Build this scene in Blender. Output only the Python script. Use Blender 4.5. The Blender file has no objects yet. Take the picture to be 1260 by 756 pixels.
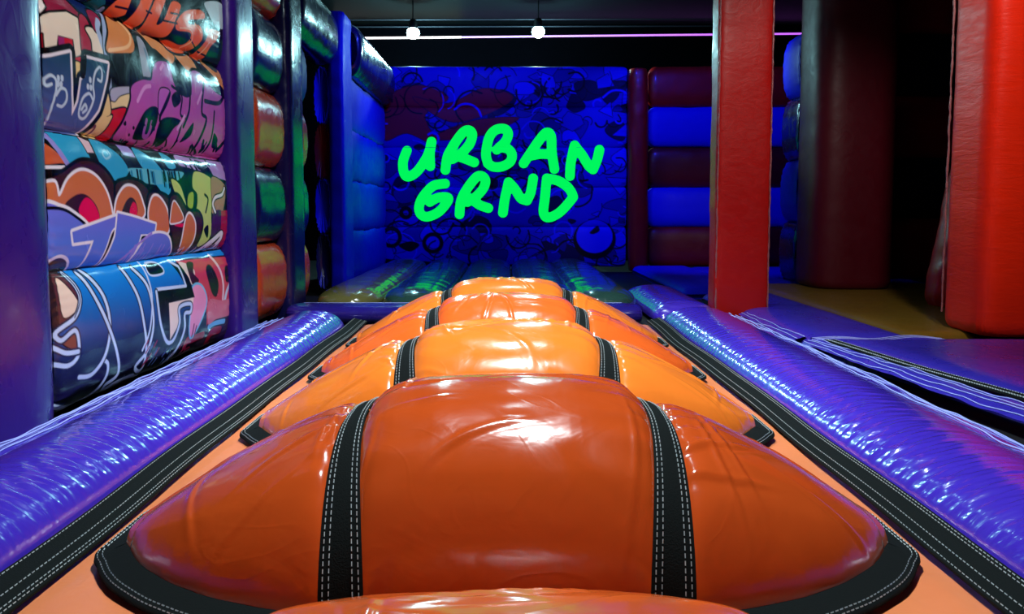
import bpy, math, random
import numpy as np

random.seed(4)
rng = np.random.RandomState(7)
S = bpy.context.scene
COL = S.collection
PI = math.pi

# ------------------------------------------------------------------ camera
F_PX, AX, AY, PITCH, CAM_H = 900.0, 624.0, 313.0, math.radians(3.5), 1.0
cd = bpy.data.cameras.new('camera')
cd.sensor_width = 36.0
cd.lens = 36.0 * F_PX / 1260.0
cd.shift_x = (630.0 - AX) / 1260.0
cd.shift_y = (AY - 378.0) / 1260.0
cd.clip_start = 0.02
cam = bpy.data.objects.new('camera', cd)
cam.location = (0, 0, CAM_H)
cam.rotation_euler = (PI / 2 - PITCH, 0, 0)
COL.objects.link(cam)
S.camera = cam

# ------------------------------------------------------------------ colour, world, exposure
S.view_settings.view_transform = 'Standard'
S.view_settings.look = 'None'
S.view_settings.gamma = 1.0
S.view_settings.use_curve_mapping = False
S.view_settings.exposure = 0.0
w = bpy.data.worlds.new('dim_hall')
w.use_nodes = True
w.node_tree.nodes['Background'].inputs[0].default_value = (0.12, 0.10, 0.35, 1)
w.node_tree.nodes['Background'].inputs[1].default_value = 0.03
S.world = w


def light(name, kind, loc, power, color, size=0.2, aim=None, angle=None, blend=0.5, sy=None):
    ld = bpy.data.lights.new(name, kind)
    ld.energy = power
    ld.color = color
    if kind == 'AREA':
        ld.shape = 'RECTANGLE'
        ld.size = size
        ld.size_y = sy or size
    else:
        ld.shadow_soft_size = size
    if kind == 'SPOT' and angle:
        ld.spot_size = math.radians(angle)
        ld.spot_blend = blend
    o = bpy.data.objects.new(name, ld)
    o.location = loc
    if aim is not None:
        d = np.array(aim, float) - np.array(loc, float)
        d /= np.linalg.norm(d)
        o.rotation_euler = (math.acos(max(-1, min(1, -d[2]))), 0, math.atan2(-d[0], d[1]))
    COL.objects.link(o)
    return o


COOL = (0.80, 0.95, 1.0)
CYAN = (0.42, 0.95, 1.0)
UV = (0.02, 0.035, 1.0)
# the hall's blue flood lamps by the far wall, then two added white fill spots
light('blue_flood', 'SPOT', (-0.6, 9.2, 4.4), 540, UV, 0.12, (-0.6, 12.6, 1.6), 90, 0.6)
light('blue_flood', 'SPOT', (2.4, 9.0, 4.4), 540, UV, 0.12, (3.3, 12.6, 1.6), 75, 0.6)
light('blue_flood', 'SPOT', (0.6, 8.6, 4.4), 420, UV, 0.12, (-2.1, 10.2, 1.8), 60, 0.6)
light('white_fill_spot', 'SPOT', (2.4, 2.6, 4.6), 560, (1.0, 0.92, 0.86), 0.15, (3.0, 6.2, 1.6), 54, 0.7)  # unseen spot added to light the fronts of the red columns
light('white_fill_spot', 'SPOT', (0.8, 2.4, 4.6), 460, (0.95, 0.96, 1.0), 0.15, (-2.1, 4.6, 1.5), 60, 0.7)  # unseen spot added to brighten the graffiti wall


# ------------------------------------------------------------------ measuring helpers (photo pixel -> point on a plane)
def ray(px, py):
    a, b = (px - AX) / F_PX, (py - AY) / F_PX
    c, s = math.cos(PITCH), math.sin(PITCH)
    return a, c - b * s, -s - b * c


def on_x(px, py, X):
    a, d, e = ray(px, py)
    t = X / a
    return d * t, CAM_H + e * t          # (Y, z)


def on_y(px, py, Y):
    a, d, e = ray(px, py)
    t = Y / d
    return a * t, CAM_H + e * t          # (X, z)


def srgb(r, g, b):
    def f(c):
        c /= 255.0
        return c / 12.92 if c <= 0.04045 else ((c + 0.055) / 1.055) ** 2.4
    return (f(r), f(g), f(b))


# ------------------------------------------------------------------ materials
def nodes(name):
    m = bpy.data.materials.new(name)
    m.use_nodes = True
    nt = m.node_tree
    return m, nt, nt.nodes['Principled BSDF']


def vinyl(name, col, rough=0.30, bump=0.25, scale=9.0, stretch=(1, 1, 1), coat=0.25, attr=None, vary=0.06, spec=0.5):
    """glossy PVC tarpaulin: crinkled, slightly uneven gloss"""
    m, nt, P = nodes(name)
    N, L = nt.nodes.new, nt.links.new
    tc = N('ShaderNodeTexCoord')
    mp = N('ShaderNodeMapping')
    mp.inputs['Scale'].default_value = stretch
    L(tc.outputs['Object'], mp.inputs['Vector'])
    n1 = N('ShaderNodeTexNoise')
    n1.inputs['Scale'].default_value = scale
    n1.inputs['Detail'].default_value = 3.0
    n1.inputs['Distortion'].default_value = 1.2
    L(mp.outputs[0], n1.inputs['Vector'])
    n2 = N('ShaderNodeTexNoise')
    n2.noise_dimensions = '3D'
    n2.inputs['Scale'].default_value = scale * 0.35
    n2.inputs['Detail'].default_value = 1.5
    n2.inputs['Distortion'].default_value = 2.5
    L(mp.outputs[0], n2.inputs['Vector'])
    # creases: thin ridges where the slow noise crosses its middle value
    r1 = N('ShaderNodeMath'); r1.operation = 'SUBTRACT'; r1.inputs[1].default_value = 0.5
    L(n2.outputs[0], r1.inputs[0])
    r2 = N('ShaderNodeMath'); r2.operation = 'ABSOLUTE'
    L(r1.outputs[0], r2.inputs[0])
    r3 = N('ShaderNodeMapRange'); r3.inputs['From Max'].default_value = 0.035
    r3.inputs['To Min'].default_value = 0.10; r3.inputs['To Max'].default_value = 0.0
    L(r2.outputs[0], r3.inputs['Value'])
    ad = N('ShaderNodeMath'); ad.operation = 'ADD'
    L(n1.outputs[0], ad.inputs[0]); L(r3.outputs[0], ad.inputs[1])
    bp = N('ShaderNodeBump')
    bp.inputs['Strength'].default_value = bump
    bp.inputs['Distance'].default_value = 0.02
    L(ad.outputs[0], bp.inputs['Height'])
    L(bp.outputs[0], P.inputs['Normal'])
    mr = N('ShaderNodeMapRange')
    mr.inputs['From Min'].default_value = 0.3; mr.inputs['From Max'].default_value = 0.7
    mr.inputs['To Min'].default_value = rough - 0.06; mr.inputs['To Max'].default_value = rough + 0.08
    L(n1.outputs[0], mr.inputs['Value'])
    L(mr.outputs[0], P.inputs['Roughness'])
    P.inputs['Coat Weight'].default_value = coat
    P.inputs['Coat Roughness'].default_value = 0.12
    P.inputs['Specular IOR Level'].default_value = spec
    if attr:
        at = N('ShaderNodeAttribute'); at.attribute_name = attr
        L(at.outputs['Color'], P.inputs['Base Color'])
    else:
        mx = N('ShaderNodeMix'); mx.data_type = 'RGBA'
        c = np.array(col)
        mx.inputs[6].default_value = (*np.clip(c * (1 - vary), 0, 1), 1)
        mx.inputs[7].default_value = (*np.clip(c * (1 + vary), 0, 1), 1)
        L(n2.outputs[0], mx.inputs[0])
        L(mx.outputs[2], P.inputs['Base Color'])
    return m


def plain(name, col, rough=0.5, metal=0.0, bump=0.0, scale=60.0, emit=None, estr=0.0, vary=0.15, spec=0.5):
    m, nt, P = nodes(name)
    N, L = nt.nodes.new, nt.links.new
    P.inputs['Roughness'].default_value = rough
    P.inputs['Metallic'].default_value = metal
    P.inputs['Specular IOR Level'].default_value = spec
    tc = N('ShaderNodeTexCoord')
    n = N('ShaderNodeTexNoise'); n.inputs['Scale'].default_value = scale; n.inputs['Detail'].default_value = 4
    L(tc.outputs['Object'], n.inputs['Vector'])
    mx = N('ShaderNodeMix'); mx.data_type = 'RGBA'
    c = np.array(col)
    mx.inputs[6].default_value = (*np.clip(c * (1 - vary), 0, 1), 1)
    mx.inputs[7].default_value = (*np.clip(c * (1 + vary), 0, 1), 1)
    L(n.outputs[0], mx.inputs[0]); L(mx.outputs[2], P.inputs['Base Color'])
    if bump:
        b = N('ShaderNodeBump'); b.inputs['Strength'].default_value = bump; b.inputs['Distance'].default_value = 0.003
        L(n.outputs[0], b.inputs['Height']); L(b.outputs[0], P.inputs['Normal'])
    if emit:
        P.inputs['Emission Color'].default_value = (*emit, 1)
        P.inputs['Emission Strength'].default_value = estr
    return m


M = {}
M['orange_light'] = vinyl('light_orange_vinyl', (0.90, 0.20, 0.022), 0.16, 0.10, 5)
M['orange_mid'] = vinyl('orange_vinyl', (0.80, 0.115, 0.016), 0.17, 0.13, 5)
M['orange_deep'] = vinyl('burnt_orange_vinyl', (0.56, 0.070, 0.010), 0.16, 0.13, 5)
M['bed'] = vinyl('peach_orange_vinyl', (0.85, 0.24, 0.09), 0.34, 0.15, 6)
M['rail'] = vinyl('violet_blue_vinyl', (0.060, 0.026, 0.52), 0.18, 0.16, 7, (1, 2.2, 1), coat=1.0, spec=0.8)
M['mat'] = vinyl('deep_violet_blue_vinyl', (0.040, 0.026, 0.46), 0.30, 0.25, 6)
M['cross'] = vinyl('dark_blue_vinyl', (0.018, 0.010, 0.20), 0.22, 0.15, 6)
M['purple'] = vinyl('purple_vinyl', (0.030, 0.005, 0.18), 0.30, 0.12, 6, (1, 1, 0.6), coat=0.3, spec=0.5)
M['navy'] = vinyl('navy_vinyl', (0.006, 0.006, 0.07), 0.22, 0.15, 6)
M['blue'] = vinyl('royal_blue_vinyl', (0.004, 0.006, 0.60), 0.48, 0.15, 6, spec=0.2, coat=0.0)
M['orange_wall'] = vinyl('rust_orange_vinyl', (0.50, 0.055, 0.012), 0.22, 0.25, 6)
M['red'] = vinyl('red_vinyl', (0.42, 0.006, 0.004), 0.42, 0.14, 7, (1, 1, 1.6), coat=0.1, spec=0.3)
M['red_dark'] = vinyl('dark_red_vinyl', (0.14, 0.003, 0.006), 0.42, 0.15, 6, coat=0.1, spec=0.3)
M['maroon'] = vinyl('maroon_vinyl', (0.075, 0.002, 0.008), 0.45, 0.12, 6, coat=0.0, spec=0.25)
M['seam'] = vinyl('highlight_pink_seam', (0.30, 0.10, 0.10), 0.3, 0.3, 30)  # pale tone carries the whitish highlight on the crinkled piping
M['red_orange'] = vinyl('scarlet_vinyl', (0.80, 0.020, 0.003), 0.42, 0.15, 7, (0.6, 0.6, 3), coat=0.0, spec=0.2)
M['green'] = vinyl('bottle_green_vinyl', (0.022, 0.065, 0.055), 0.15, 0.14, 6, coat=0.7)
M['olive'] = vinyl('olive_vinyl', (0.14, 0.13, 0.04), 0.15, 0.14, 6, coat=0.7)
M['yellow'] = vinyl('dimmed_yellow_vinyl', (0.17, 0.095, 0.008), 0.42, 0.25, 6)  # yellow darkened in its colour for the weak light in the doorway
M['black_vinyl'] = vinyl('black_vinyl', (0.006, 0.006, 0.012), 0.35, 0.25, 6)
M['strap'] = plain('black_webbing', (0.004, 0.006, 0.006), 0.9, 0, 0.6, 240, spec=0.15)
M['thread'] = plain('white_thread', (0.50, 0.56, 0.58), 0.6, 0, 0, 50, vary=0.05)
M['thread_blue'] = plain('pale_blue_thread', (0.36, 0.40, 0.92), 0.6, 0, 0, 50, vary=0.05)
M['print'] = vinyl('printed_vinyl', None, 0.20, 0.10, 6, attr='print', coat=0.1, spec=0.32)
M['print_wall'] = vinyl('printed_wall_vinyl', None, 0.5, 0.10, 5, attr='print', coat=0.0, spec=0.15)
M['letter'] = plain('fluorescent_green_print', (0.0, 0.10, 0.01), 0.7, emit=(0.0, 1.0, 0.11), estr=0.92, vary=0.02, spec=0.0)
M['hall'] = plain('matt_black_paint', (0.0012, 0.0012, 0.002), 0.9, 0, 0.1, 8, spec=0.0)
M['ceil'] = plain('dark_ceiling_panel', (0.0035, 0.006, 0.0065), 0.4, 0, 0.1, 5, spec=0.15)
M['floor'] = plain('black_rubber_floor', (0.006, 0.006, 0.008), 0.6, 0, 0.3, 40)
M['pipe'] = plain('grey_conduit', (0.03, 0.03, 0.045), 0.5, 0.3)
M['lamp_body'] = plain('black_lamp_housing', (0.012, 0.012, 0.014), 0.4, 0.5)
M['lens'] = plain('lit_lamp_lens', (0.9, 1, 1), 0.2, emit=(0.45, 0.92, 1.0), estr=30)
M['led'] = plain('violet_led_strip', (0.8, 0.6, 1), 0.3, emit=(0.62, 0.12, 1.0), estr=1.15)
M['led_warm'] = plain('pale_led_strip', (1, 0.9, 0.7), 0.3, emit=(1.0, 0.72, 0.78), estr=1.5)


# ------------------------------------------------------------------ object helpers
def tag(o, label=None, cat=None, group=None, kind=None):
    if label: o['label'] = label
    if cat: o['category'] = cat
    if group: o['group'] = group
    if kind: o['kind'] = kind
    return o


def thing(name, loc, label, cat, group=None):
    o = bpy.data.objects.new(name, None)
    o.empty_display_size = 0.1
    o.location = loc
    COL.objects.link(o)
    return tag(o, label, cat, group, 'thing')


def wloc(o):
    p = np.zeros(3)
    while o is not None:
        p += np.array(o.location)
        o = o.parent
    return p


def build(name, V, Fc, mat, parent=None, colors=None, smooth=True, label=None, kind=None, origin=None):
    """one mesh object from world-space vertices and quad/tri faces"""
    V = np.asarray(V, float).reshape(-1, 3)
    me = bpy.data.meshes.new(name)
    if origin is None:
        origin = wloc(parent) if parent is not None else np.array([(V[:, 0].min() + V[:, 0].max()) / 2, (V[:, 1].min() + V[:, 1].max()) / 2, V[:, 2].min()])
    P = V - origin
    sizes = np.array([len(f) for f in Fc], np.int32) if not isinstance(Fc, np.ndarray) else np.full(len(Fc), Fc.shape[1], np.int32)
    flat = np.concatenate([np.asarray(f, np.int32) for f in Fc]) if not isinstance(Fc, np.ndarray) else Fc.ravel().astype(np.int32)
    me.vertices.add(len(P)); me.vertices.foreach_set('co', P.ravel())
    me.loops.add(len(flat)); me.loops.foreach_set('vertex_index', flat)
    me.polygons.add(len(sizes))
    me.polygons.foreach_set('loop_start', np.concatenate([[0], np.cumsum(sizes)[:-1]]).astype(np.int32))
    me.polygons.foreach_set('loop_total', sizes)
    me.polygons.foreach_set('use_smooth', np.full(len(sizes), smooth))
    me.update(calc_edges=True)
    me.validate()
    if colors is not None:
        a = me.color_attributes.new('print', 'FLOAT_COLOR', 'POINT')
        c = np.concatenate([colors, np.ones((len(colors), 1))], 1)
        a.data.foreach_set('color', c.ravel())
    me.materials.append(mat)
    o = bpy.data.objects.new(name, me)
    COL.objects.link(o)
    if parent is not None:
        o.parent = parent
        o.location = origin - wloc(parent)
    else:
        o.location = origin
    if label: o['label'] = label
    if kind: o['kind'] = kind
    return o


def grid_faces(nu, nv, wrap=False, off=0):
    i, j = np.meshgrid(np.arange(nu - 1), np.arange(nv if wrap else nv - 1), indexing='ij')
    a = i * nv + j
    b = i * nv + (j + 1) % nv
    return (np.stack([a, a + nv, b + nv, b], -1).reshape(-1, 4) + off)


def wob(x, y, seed, n=7, f0=1.0, f1=4.0):
    """cheap smooth noise: warped sum of sines, about -1..1"""
    r = np.random.RandomState(seed)
    z = 0
    for k in range(n):
        f = f0 + (f1 - f0) * k / max(1, n - 1)
        th = r.rand() * 2 * PI
        z = z + np.sin(f * 2 * PI * (x * math.cos(th) + y * math.sin(th)) + r.rand() * 6.28 + 0.8 * np.sin(3 * x + 2 * y + k)) / (1 + 0.3 * k)
    return z / (0.55 * n)


def pillow(name, p0, p1, u, v, hu, hv, mat, parent=None, e=3.0, nl=40, na=48, endr=0.08, end=0.72, seed=1,
           wr=0.003, pleat=0.004, colors=None, label=None, ang=None):
    """a closed inflated tube/column from p0 to p1 with a super-elliptic section and gathered, rounded ends"""
    p0, p1, u, v = (np.array(q, float) for q in (p0, p1, u, v))
    L = np.linalg.norm(p1 - p0)
    A = (p1 - p0) / L
    k = min(12, max(4, nl // 5))
    s = np.concatenate([endr * (1 - np.cos(np.linspace(0, PI / 2, k))), np.linspace(endr, L - endr, max(3, nl))[1:-1],
                        L - endr * (1 - np.cos(np.linspace(PI / 2, 0, k)))])
    if ang is None:
        ang = np.linspace(0, 2 * PI, na, endpoint=False)
    na = len(ang)
    dist = np.minimum(s, L - s)
    q = np.clip(dist / endr, 0, 1)
    sc = end + (1 - end) * np.sqrt(np.clip(1 - (1 - q) ** 2, 0, 1))
    cu = np.sign(np.cos(ang)) * np.abs(np.cos(ang)) ** (2 / e)
    cv = np.sign(np.sin(ang)) * np.abs(np.sin(ang)) ** (2 / e)
    Sg, Ag = np.meshgrid(s, ang, indexing='ij')
    d = 1 + (wr * wob(Sg, Ag * 0.25, seed, 8, 1, 5) + pleat * np.exp(-np.minimum(Sg, L - Sg) / 0.09) * np.sin(Ag * 34 + 2 * np.sin(5 * Ag + seed))) / max(0.05, min(hu, hv))
    cu_ = cu[None] * d * sc[:, None] * hu
    cv_ = cv[None] * d * sc[:, None] * hv
    V = p0 + Sg[..., None] * A + cu_[..., None] * u + cv_[..., None] * v
    V = V.reshape(-1, 3)
    F = list(map(tuple, grid_faces(len(s), na, True)))
    n = len(s)
    V = np.concatenate([V, [p0, p1]])
    c0, c1 = n * na, n * na + 1
    F += [(c0, (j + 1) % na, j) for j in range(na)]
    F += [(c1, (n - 1) * na + j, (n - 1) * na + (j + 1) % na) for j in range(na)]
    # reverse if needed so that normals face outwards
    if np.dot(np.cross(u, v), A) > 0:
        F = [tuple(reversed(f)) for f in F]
    # orient: the quad (a, a+nv, b+nv, b) has normal (dS x dAng)
    F = [tuple(reversed(f)) for f in F]
    col = colors(V) if colors is not None else None
    return build(name, V, F, mat, parent, col, label=label)


def even_ang(e, n):
    """section angles whose front half steps evenly up the face of a tube"""
    v = np.sin(np.linspace(-PI / 2, PI / 2, n)) * 0.35 + np.linspace(-1, 1, n) * 0.65
    f = np.arcsin(np.clip(np.sign(v) * np.abs(v) ** (e / 2), -1, 1))
    return np.concatenate([f, np.linspace(PI / 2, 1.5 * PI, 14)[1:-1]])


def ribbon(name, P, Sd, Nn, wid, thick, mat, parent=None, label=None, kind=None):
    """flat strap along points P with side vectors Sd, normals Nn"""
    P, Sd, Nn = (np.asarray(q, float) for q in (P, Sd, Nn))
    n = len(P)
    prof = [(-wid / 2, -thick), (-wid / 2, 0.6 * thick), (-wid / 2 + 0.003, thick), (wid / 2 - 0.003, thick), (wid / 2, 0.6 * thick), (wid / 2, -thick)]
    V = np.stack([P + a * Sd + b * Nn for a, b in prof], 1).reshape(-1, 3)
    F = list(map(tuple, grid_faces(n, len(prof))))
    return build(name, V, F, mat, parent, label=label, kind=kind)


def dashes(lines, hw=0.0014, dash=0.011, gap=0.006, lift=0.003):
    """stitches along lines [(P, N)]: one slim raised bead per stitch; returns vertices and faces"""
    V, F = [], []
    for P, Nn in lines:
        P = np.asarray(P, float); Nn = np.asarray(Nn, float)
        sl = np.concatenate([[0], np.cumsum(np.linalg.norm(np.diff(P, axis=0), axis=1))])
        if gap <= 0:
            a = sl[:-1]; b = sl[1:]
        else:
            a = np.arange(0, sl[-1] - dash, dash + gap); b = a + dash
        ip = lambda t: np.stack([np.interp(t, sl, P[:, k]) for k in range(3)], 1)
        iN = np.stack([np.interp((a + b) / 2, sl, Nn[:, k]) for k in range(3)], 1)
        A, B = ip(a), ip(b)
        T = B - A
        T /= np.linalg.norm(T, axis=1)[:, None] + 1e-9
        Sd = np.cross(T, iN)
        Sd /= np.linalg.norm(Sd, axis=1)[:, None] + 1e-9
        base = len(V) * 6
        q = np.stack([A - hw * Sd, B - hw * Sd, B + lift * iN, A + lift * iN, A + hw * Sd, B + hw * Sd], 1)
        V.append(q.reshape(-1, 3))
        k0 = sum(len(x) for x in V[:-1])
        idx = np.arange(len(a)) * 6 + k0
        F.append(np.concatenate([np.stack([idx, idx + 1, idx + 2, idx + 3], 1), np.stack([idx + 3, idx + 2, idx + 5, idx + 4], 1)]))
    return np.concatenate(V), np.concatenate(F)


def stitching(lines, mat, parent, **kw):
    V, F = dashes(lines, **kw)
    return build('stitching', V, F, mat, parent, smooth=False, kind='stuff')


def box(name, lo, hi, mat, parent=None, kind=None, label=None):
    x0, y0, z0 = lo; x1, y1, z1 = hi
    V = [(x0, y0, z0), (x1, y0, z0), (x1, y1, z0), (x0, y1, z0), (x0, y0, z1), (x1, y0, z1), (x1, y1, z1), (x0, y1, z1)]
    F = [(0, 3, 2, 1), (4, 5, 6, 7), (0, 1, 5, 4), (1, 2, 6, 5), (2, 3, 7, 6), (3, 0, 4, 7)]
    return build(name, V, F, mat, parent, smooth=False, kind=kind, label=label)


# ------------------------------------------------------------------ the hall
CEIL = 4.85
box('floor', (-6.5, -2.5, -0.14), (9.5, 15.7, -0.08), M['floor'], kind='structure')
box('ceiling', (-6.5, -2.5, CEIL), (9.5, 15.7, CEIL + 0.1), M['ceil'], kind='structure')
box('wall_back', (-6.5, 15.5, -0.08), (9.5, 15.7, CEIL), M['hall'], kind='structure')
box('wall_left', (-6.6, -2.5, -0.08), (-6.5, 15.7, CEIL), M['hall'], kind='structure')
box('wall_right', (9.5, -2.5, -0.08), (9.6, 15.7, CEIL), M['hall'], kind='structure')

UP = np.array([0, 0, 1.0])
X_, Y_ = np.array([1.0, 0, 0]), np.array([0, 1.0, 0])


# ------------------------------------------------------------------ orange humps
HX = np.array([0, .20, .34, .42, .50, .66, .86, 1.00, 1.07, 1.11])
HZ = np.array([.455, .450, .430, .398, .368, .300, .195, .105, .062, 0.03])
DX = np.array([0, .45, .60, .75, .88, 1.00, 1.07, 1.11])
DY = np.array([.50, .50, .47, .42, .35, .26, .18, .11])


def smooth_interp(x, xs, ys):
    ax = np.abs(x)
    return (np.interp(np.abs(ax - .03), xs, ys) + 2 * np.interp(ax, xs, ys) + np.interp(ax + .03, xs, ys)) / 4


def hump(Yc, hs, mat, label, seed, stitch=True, res=1.0, ds=1.0):
    t_ = thing('orange_hump', (0, Yc, 0), label, 'inflatable hump', 'orange humps along the lane')

    def d_of(x): return smooth_interp(x, DX, DY) * ds
    def h_of(x): return smooth_interp(x, HX, HZ) * hs
    def prof(t): return np.clip(1 - np.abs(t) ** 2.25, 0, 1) ** 0.56
    def xi(t): return 0.412 - 0.070 * np.abs(t) ** 2
    def xo(t): return 0.484 - 0.030 * np.abs(t) ** 2

    th = np.linspace(-PI / 2, PI / 2, int(120 * res))
    tt = np.sin(th)

    def panel(name, side, x0f, x1f, nx, sd, edges):
        uu = np.linspace(0, 1, int(nx * res))
        T, U = np.meshgrid(tt, uu, indexing='ij')
        x = x0f(T) + (x1f(T) - x0f(T)) * U
        d = d_of(x)
        y = Yc + T * d
        z = h_of(x) * prof(T)
        ed = np.full_like(x, 9.0)
        if 0 in edges: ed = np.minimum(ed, np.abs(x - x0f(T)))
        if 1 in edges: ed = np.minimum(ed, np.abs(x1f(T) - x))
        fade = prof(T)
        z = z + 0.034 * (1 - np.exp(-ed / 0.030)) * np.minimum(1, fade * 1.5)
        # pleats running in from the strap seams, long soft folds across the front
        z += 0.0045 * np.exp(-ed / 0.10) * (1 - np.exp(-ed / 0.015)) * np.sin(y * 60 + 6 * wob(x, y, sd, 5, .5, 2)) * fade
        fold = wob(x * 0.6 + 0.3 * y, y * 1.6, sd + 3, 7, .5, 2.2)
        z += 0.0045 * fold * fade
        cr = np.abs(wob(x * 0.8 - y * .5, y * 1.3 + x * .3, sd + 11, 6, .4, 1.6))
        z += 0.004 * np.exp(-(cr / 0.05) ** 2) * fade * (0.5 + 0.5 * np.sin(x * 5 + sd))
        rs = np.random.RandomState(sd + 77)
        for _ in range(9):
            cx0, cy0 = x.min() + (x.max() - x.min()) * rs.rand(), Yc + rs.uniform(-.42, .25) * ds
            an, ln_, bow = rs.uniform(-.5, .5) + (PI / 2 if rs.rand() < .35 else 0), rs.uniform(.08, .24), rs.uniform(-1.2, 1.2)
            p = (x - cx0) * math.cos(an) + (y - cy0) * math.sin(an)
            q = -(x - cx0) * math.sin(an) + (y - cy0) * math.cos(an) - bow * p * p
            z += 0.0085 * np.exp(-(p / ln_) ** 4) * np.exp(-(q / 0.013) ** 2) * (q / 0.013 + 0.35) * fade
        z = np.maximum(z, 0.002)
        V = np.stack([x, y, z], -1).reshape(-1, 3)
        F = grid_faces(len(tt), len(uu))
        # faces wind (t, u): t along +y, u along +x  ->  flip for an upward normal
        if side >= 0: F = F[:, ::-1]
        return build(name, V, F, mat, t_)

    panel('center_panel', 1, lambda t: -xi(t), xi, 130, seed, (0, 1))
    panel('side_panel', 1, xo, lambda t: 1.11 + 0 * t, 110, seed + 20, (0,))
    panel('side_panel', -1, lambda t: -xo(t), lambda t: -1.11 + 0 * t, 110, seed + 40, (0,))

    # straps between the panels
    for sg in (-1, 1):
        uu = np.linspace(0, 1, 9)
        T, U = np.meshgrid(tt, uu, indexing='ij')
        x = xi(T) + (xo(T) - xi(T)) * U
        y = Yc + T * d_of(x)
        z = h_of(x) * prof(T) + 0.004 + 0.005 * np.sin(PI * U) + 0.0015 * wob(x * 3, y * 2, seed + 5, 5, 1, 4)
        V = np.stack([sg * x, y, z], -1)
        F = grid_faces(len(tt), 9)
        if sg > 0: F = F[:, ::-1]
        st = build('strap', V.reshape(-1, 3), F, M['strap'], t_, label='black webbing strap with white double stitching')
        if stitch:
            lines = []
            dy = np.gradient(V[:, 4, 1]); dz = np.gradient(V[:, 4, 2])
            nn = np.stack([0 * dy, -dz, dy], 1)
            nn /= np.linalg.norm(nn, axis=1)[:, None] + 1e-9
            for f in (0.10, 0.24, 0.76, 0.90):
                lines.append((np.stack([np.array([np.interp(f, uu, V[i, :, k]) for k in range(3)]) for i in range(len(tt))]) + nn * 0.001, nn))
            stitching(lines, M['thread'], st)

    # black base trim sewn around the foot of the hump
    xs = np.linspace(-1.11, 1.11, 220)
    xs = np.sign(xs) * 1.11 * np.sin(np.abs(xs) / 1.11 * PI / 2)
    dd = d_of(xs)
    ring = np.concatenate([np.stack([xs, Yc - dd], 1), np.stack([xs[::-1], Yc + dd[::-1]], 1)])
    tg = np.roll(ring, -1, 0) - np.roll(ring, 1, 0)
    for _ in range(6):
        tg = (np.roll(tg, 1, 0) + tg * 2 + np.roll(tg, -1, 0)) / 4
    tg /= np.linalg.norm(tg, axis=1)[:, None] + 1e-9
    no = np.stack([tg[:, 1], -tg[:, 0]], 1)
    nring = len(ring)
    prof_ = [(-0.03, 0.035), (0.0, 0.032), (0.03, 0.022), (0.066, 0.014), (0.078, 0.011), (0.08, 0.0)]
    V = np.stack([np.concatenate([ring + a * no, np.full((nring, 1), b)], 1) for a, b in prof_], 1)
    F = []
    npf = len(prof_)
    for i in range(nring):
        for j in range(npf - 1):
            a = i * npf + j; b = ((i + 1) % nring) * npf + j
            F.append((a, a + 1, b + 1, b))
    tr = build('base_trim', V.reshape(-1, 3), F, M['strap'], t_, label='black sewn trim around the foot of the hump')
    if stitch:
        up = np.tile(UP, (nring + 1, 1))
        ln = []
        for a, b in ((0.058, 0.0170), (0.071, 0.0145)):
            c = np.concatenate([ring + a * no, np.full((nring, 1), b)], 1)
            ln.append((np.concatenate([c, c[:1]]), up))
        stitching(ln, M['thread'], tr)
    return t_


hump(0.835, 0.97, M['orange_mid'], 'nearest orange vinyl hump, only its crest shows at the bottom edge', 3)
hump(2.19, 1.0, M['orange_deep'], 'big burnt orange vinyl hump in the foreground between two black straps', 61, res=1.6)
hump(3.33, 1.0, M['orange_light'], 'bright yellowish orange hump just behind the burnt orange foreground hump', 120, res=1.3)
hump(4.43, 1.0, M['orange_mid'], 'reddish orange hump, second from the far end of the lane', 181, ds=0.95)
hump(5.44, 1.0, M['orange_light'], 'smallest looking light orange hump at the far end of the lane', 240, ds=0.9)

# ------------------------------------------------------------------ lane bed under the humps
bed = thing('lane_bed', (0, 3.6, -0.08), 'flat peach orange bed of the lane showing between the humps', 'inflatable bed')
ys = np.linspace(0.3, 6.5, 260); xs = np.linspace(-1.28, 1.28, 90)
Yg, Xg = np.meshgrid(ys, xs, indexing='ij')
zb = -0.012 + 0.010 * wob(Xg * .8, Yg * .8, 9, 6, .3, 1.5) + 0.002 * wob(Xg, Yg, 5, 6, 2, 6) - 0.02 * (np.abs(Xg) / 1.28) ** 8
top = np.stack([Xg, Yg, zb], -1).reshape(-1, 3)
build('bed_sheet', top, grid_faces(len(ys), len(xs))[:, ::-1], M['bed'], bed)
box('bed_core', (-1.26, 0.32, -0.079), (1.26, 6.48, -0.045), M['bed'], bed)
for sg in (-1, 1):
    y2 = np.linspace(0.3, 6.5, 300)
    xc = sg * (1.305 + 0.006 * np.sin(y2 * 2.1) + 0.004 * np.sin(y2 * 5.3 + sg))
    P = np.stack([xc, y2, 0.012 + 0.004 * np.sin(y2 * 3 + sg)], 1)
    tilt = sg * 0.25
    sd = np.tile([math.cos(tilt), 0, math.sin(tilt)], (300, 1)) if sg > 0 else np.tile([math.cos(0.25), 0, -math.sin(0.25)], (300, 1))
    nn = np.tile([-math.sin(tilt), 0, math.cos(tilt)], (300, 1))
    st = ribbon('edge_strap', P, sd, nn, 0.125, 0.006, M['strap'], bed, label='long black webbing strap with white stitching along the lane edge')
    ln = [(P + a * sd + 0.006 * nn, nn) for a in (-0.052, -0.012 * sg - 0.005, 0.040, 0.052)]
    stitching(ln, M['thread'], st)


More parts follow.
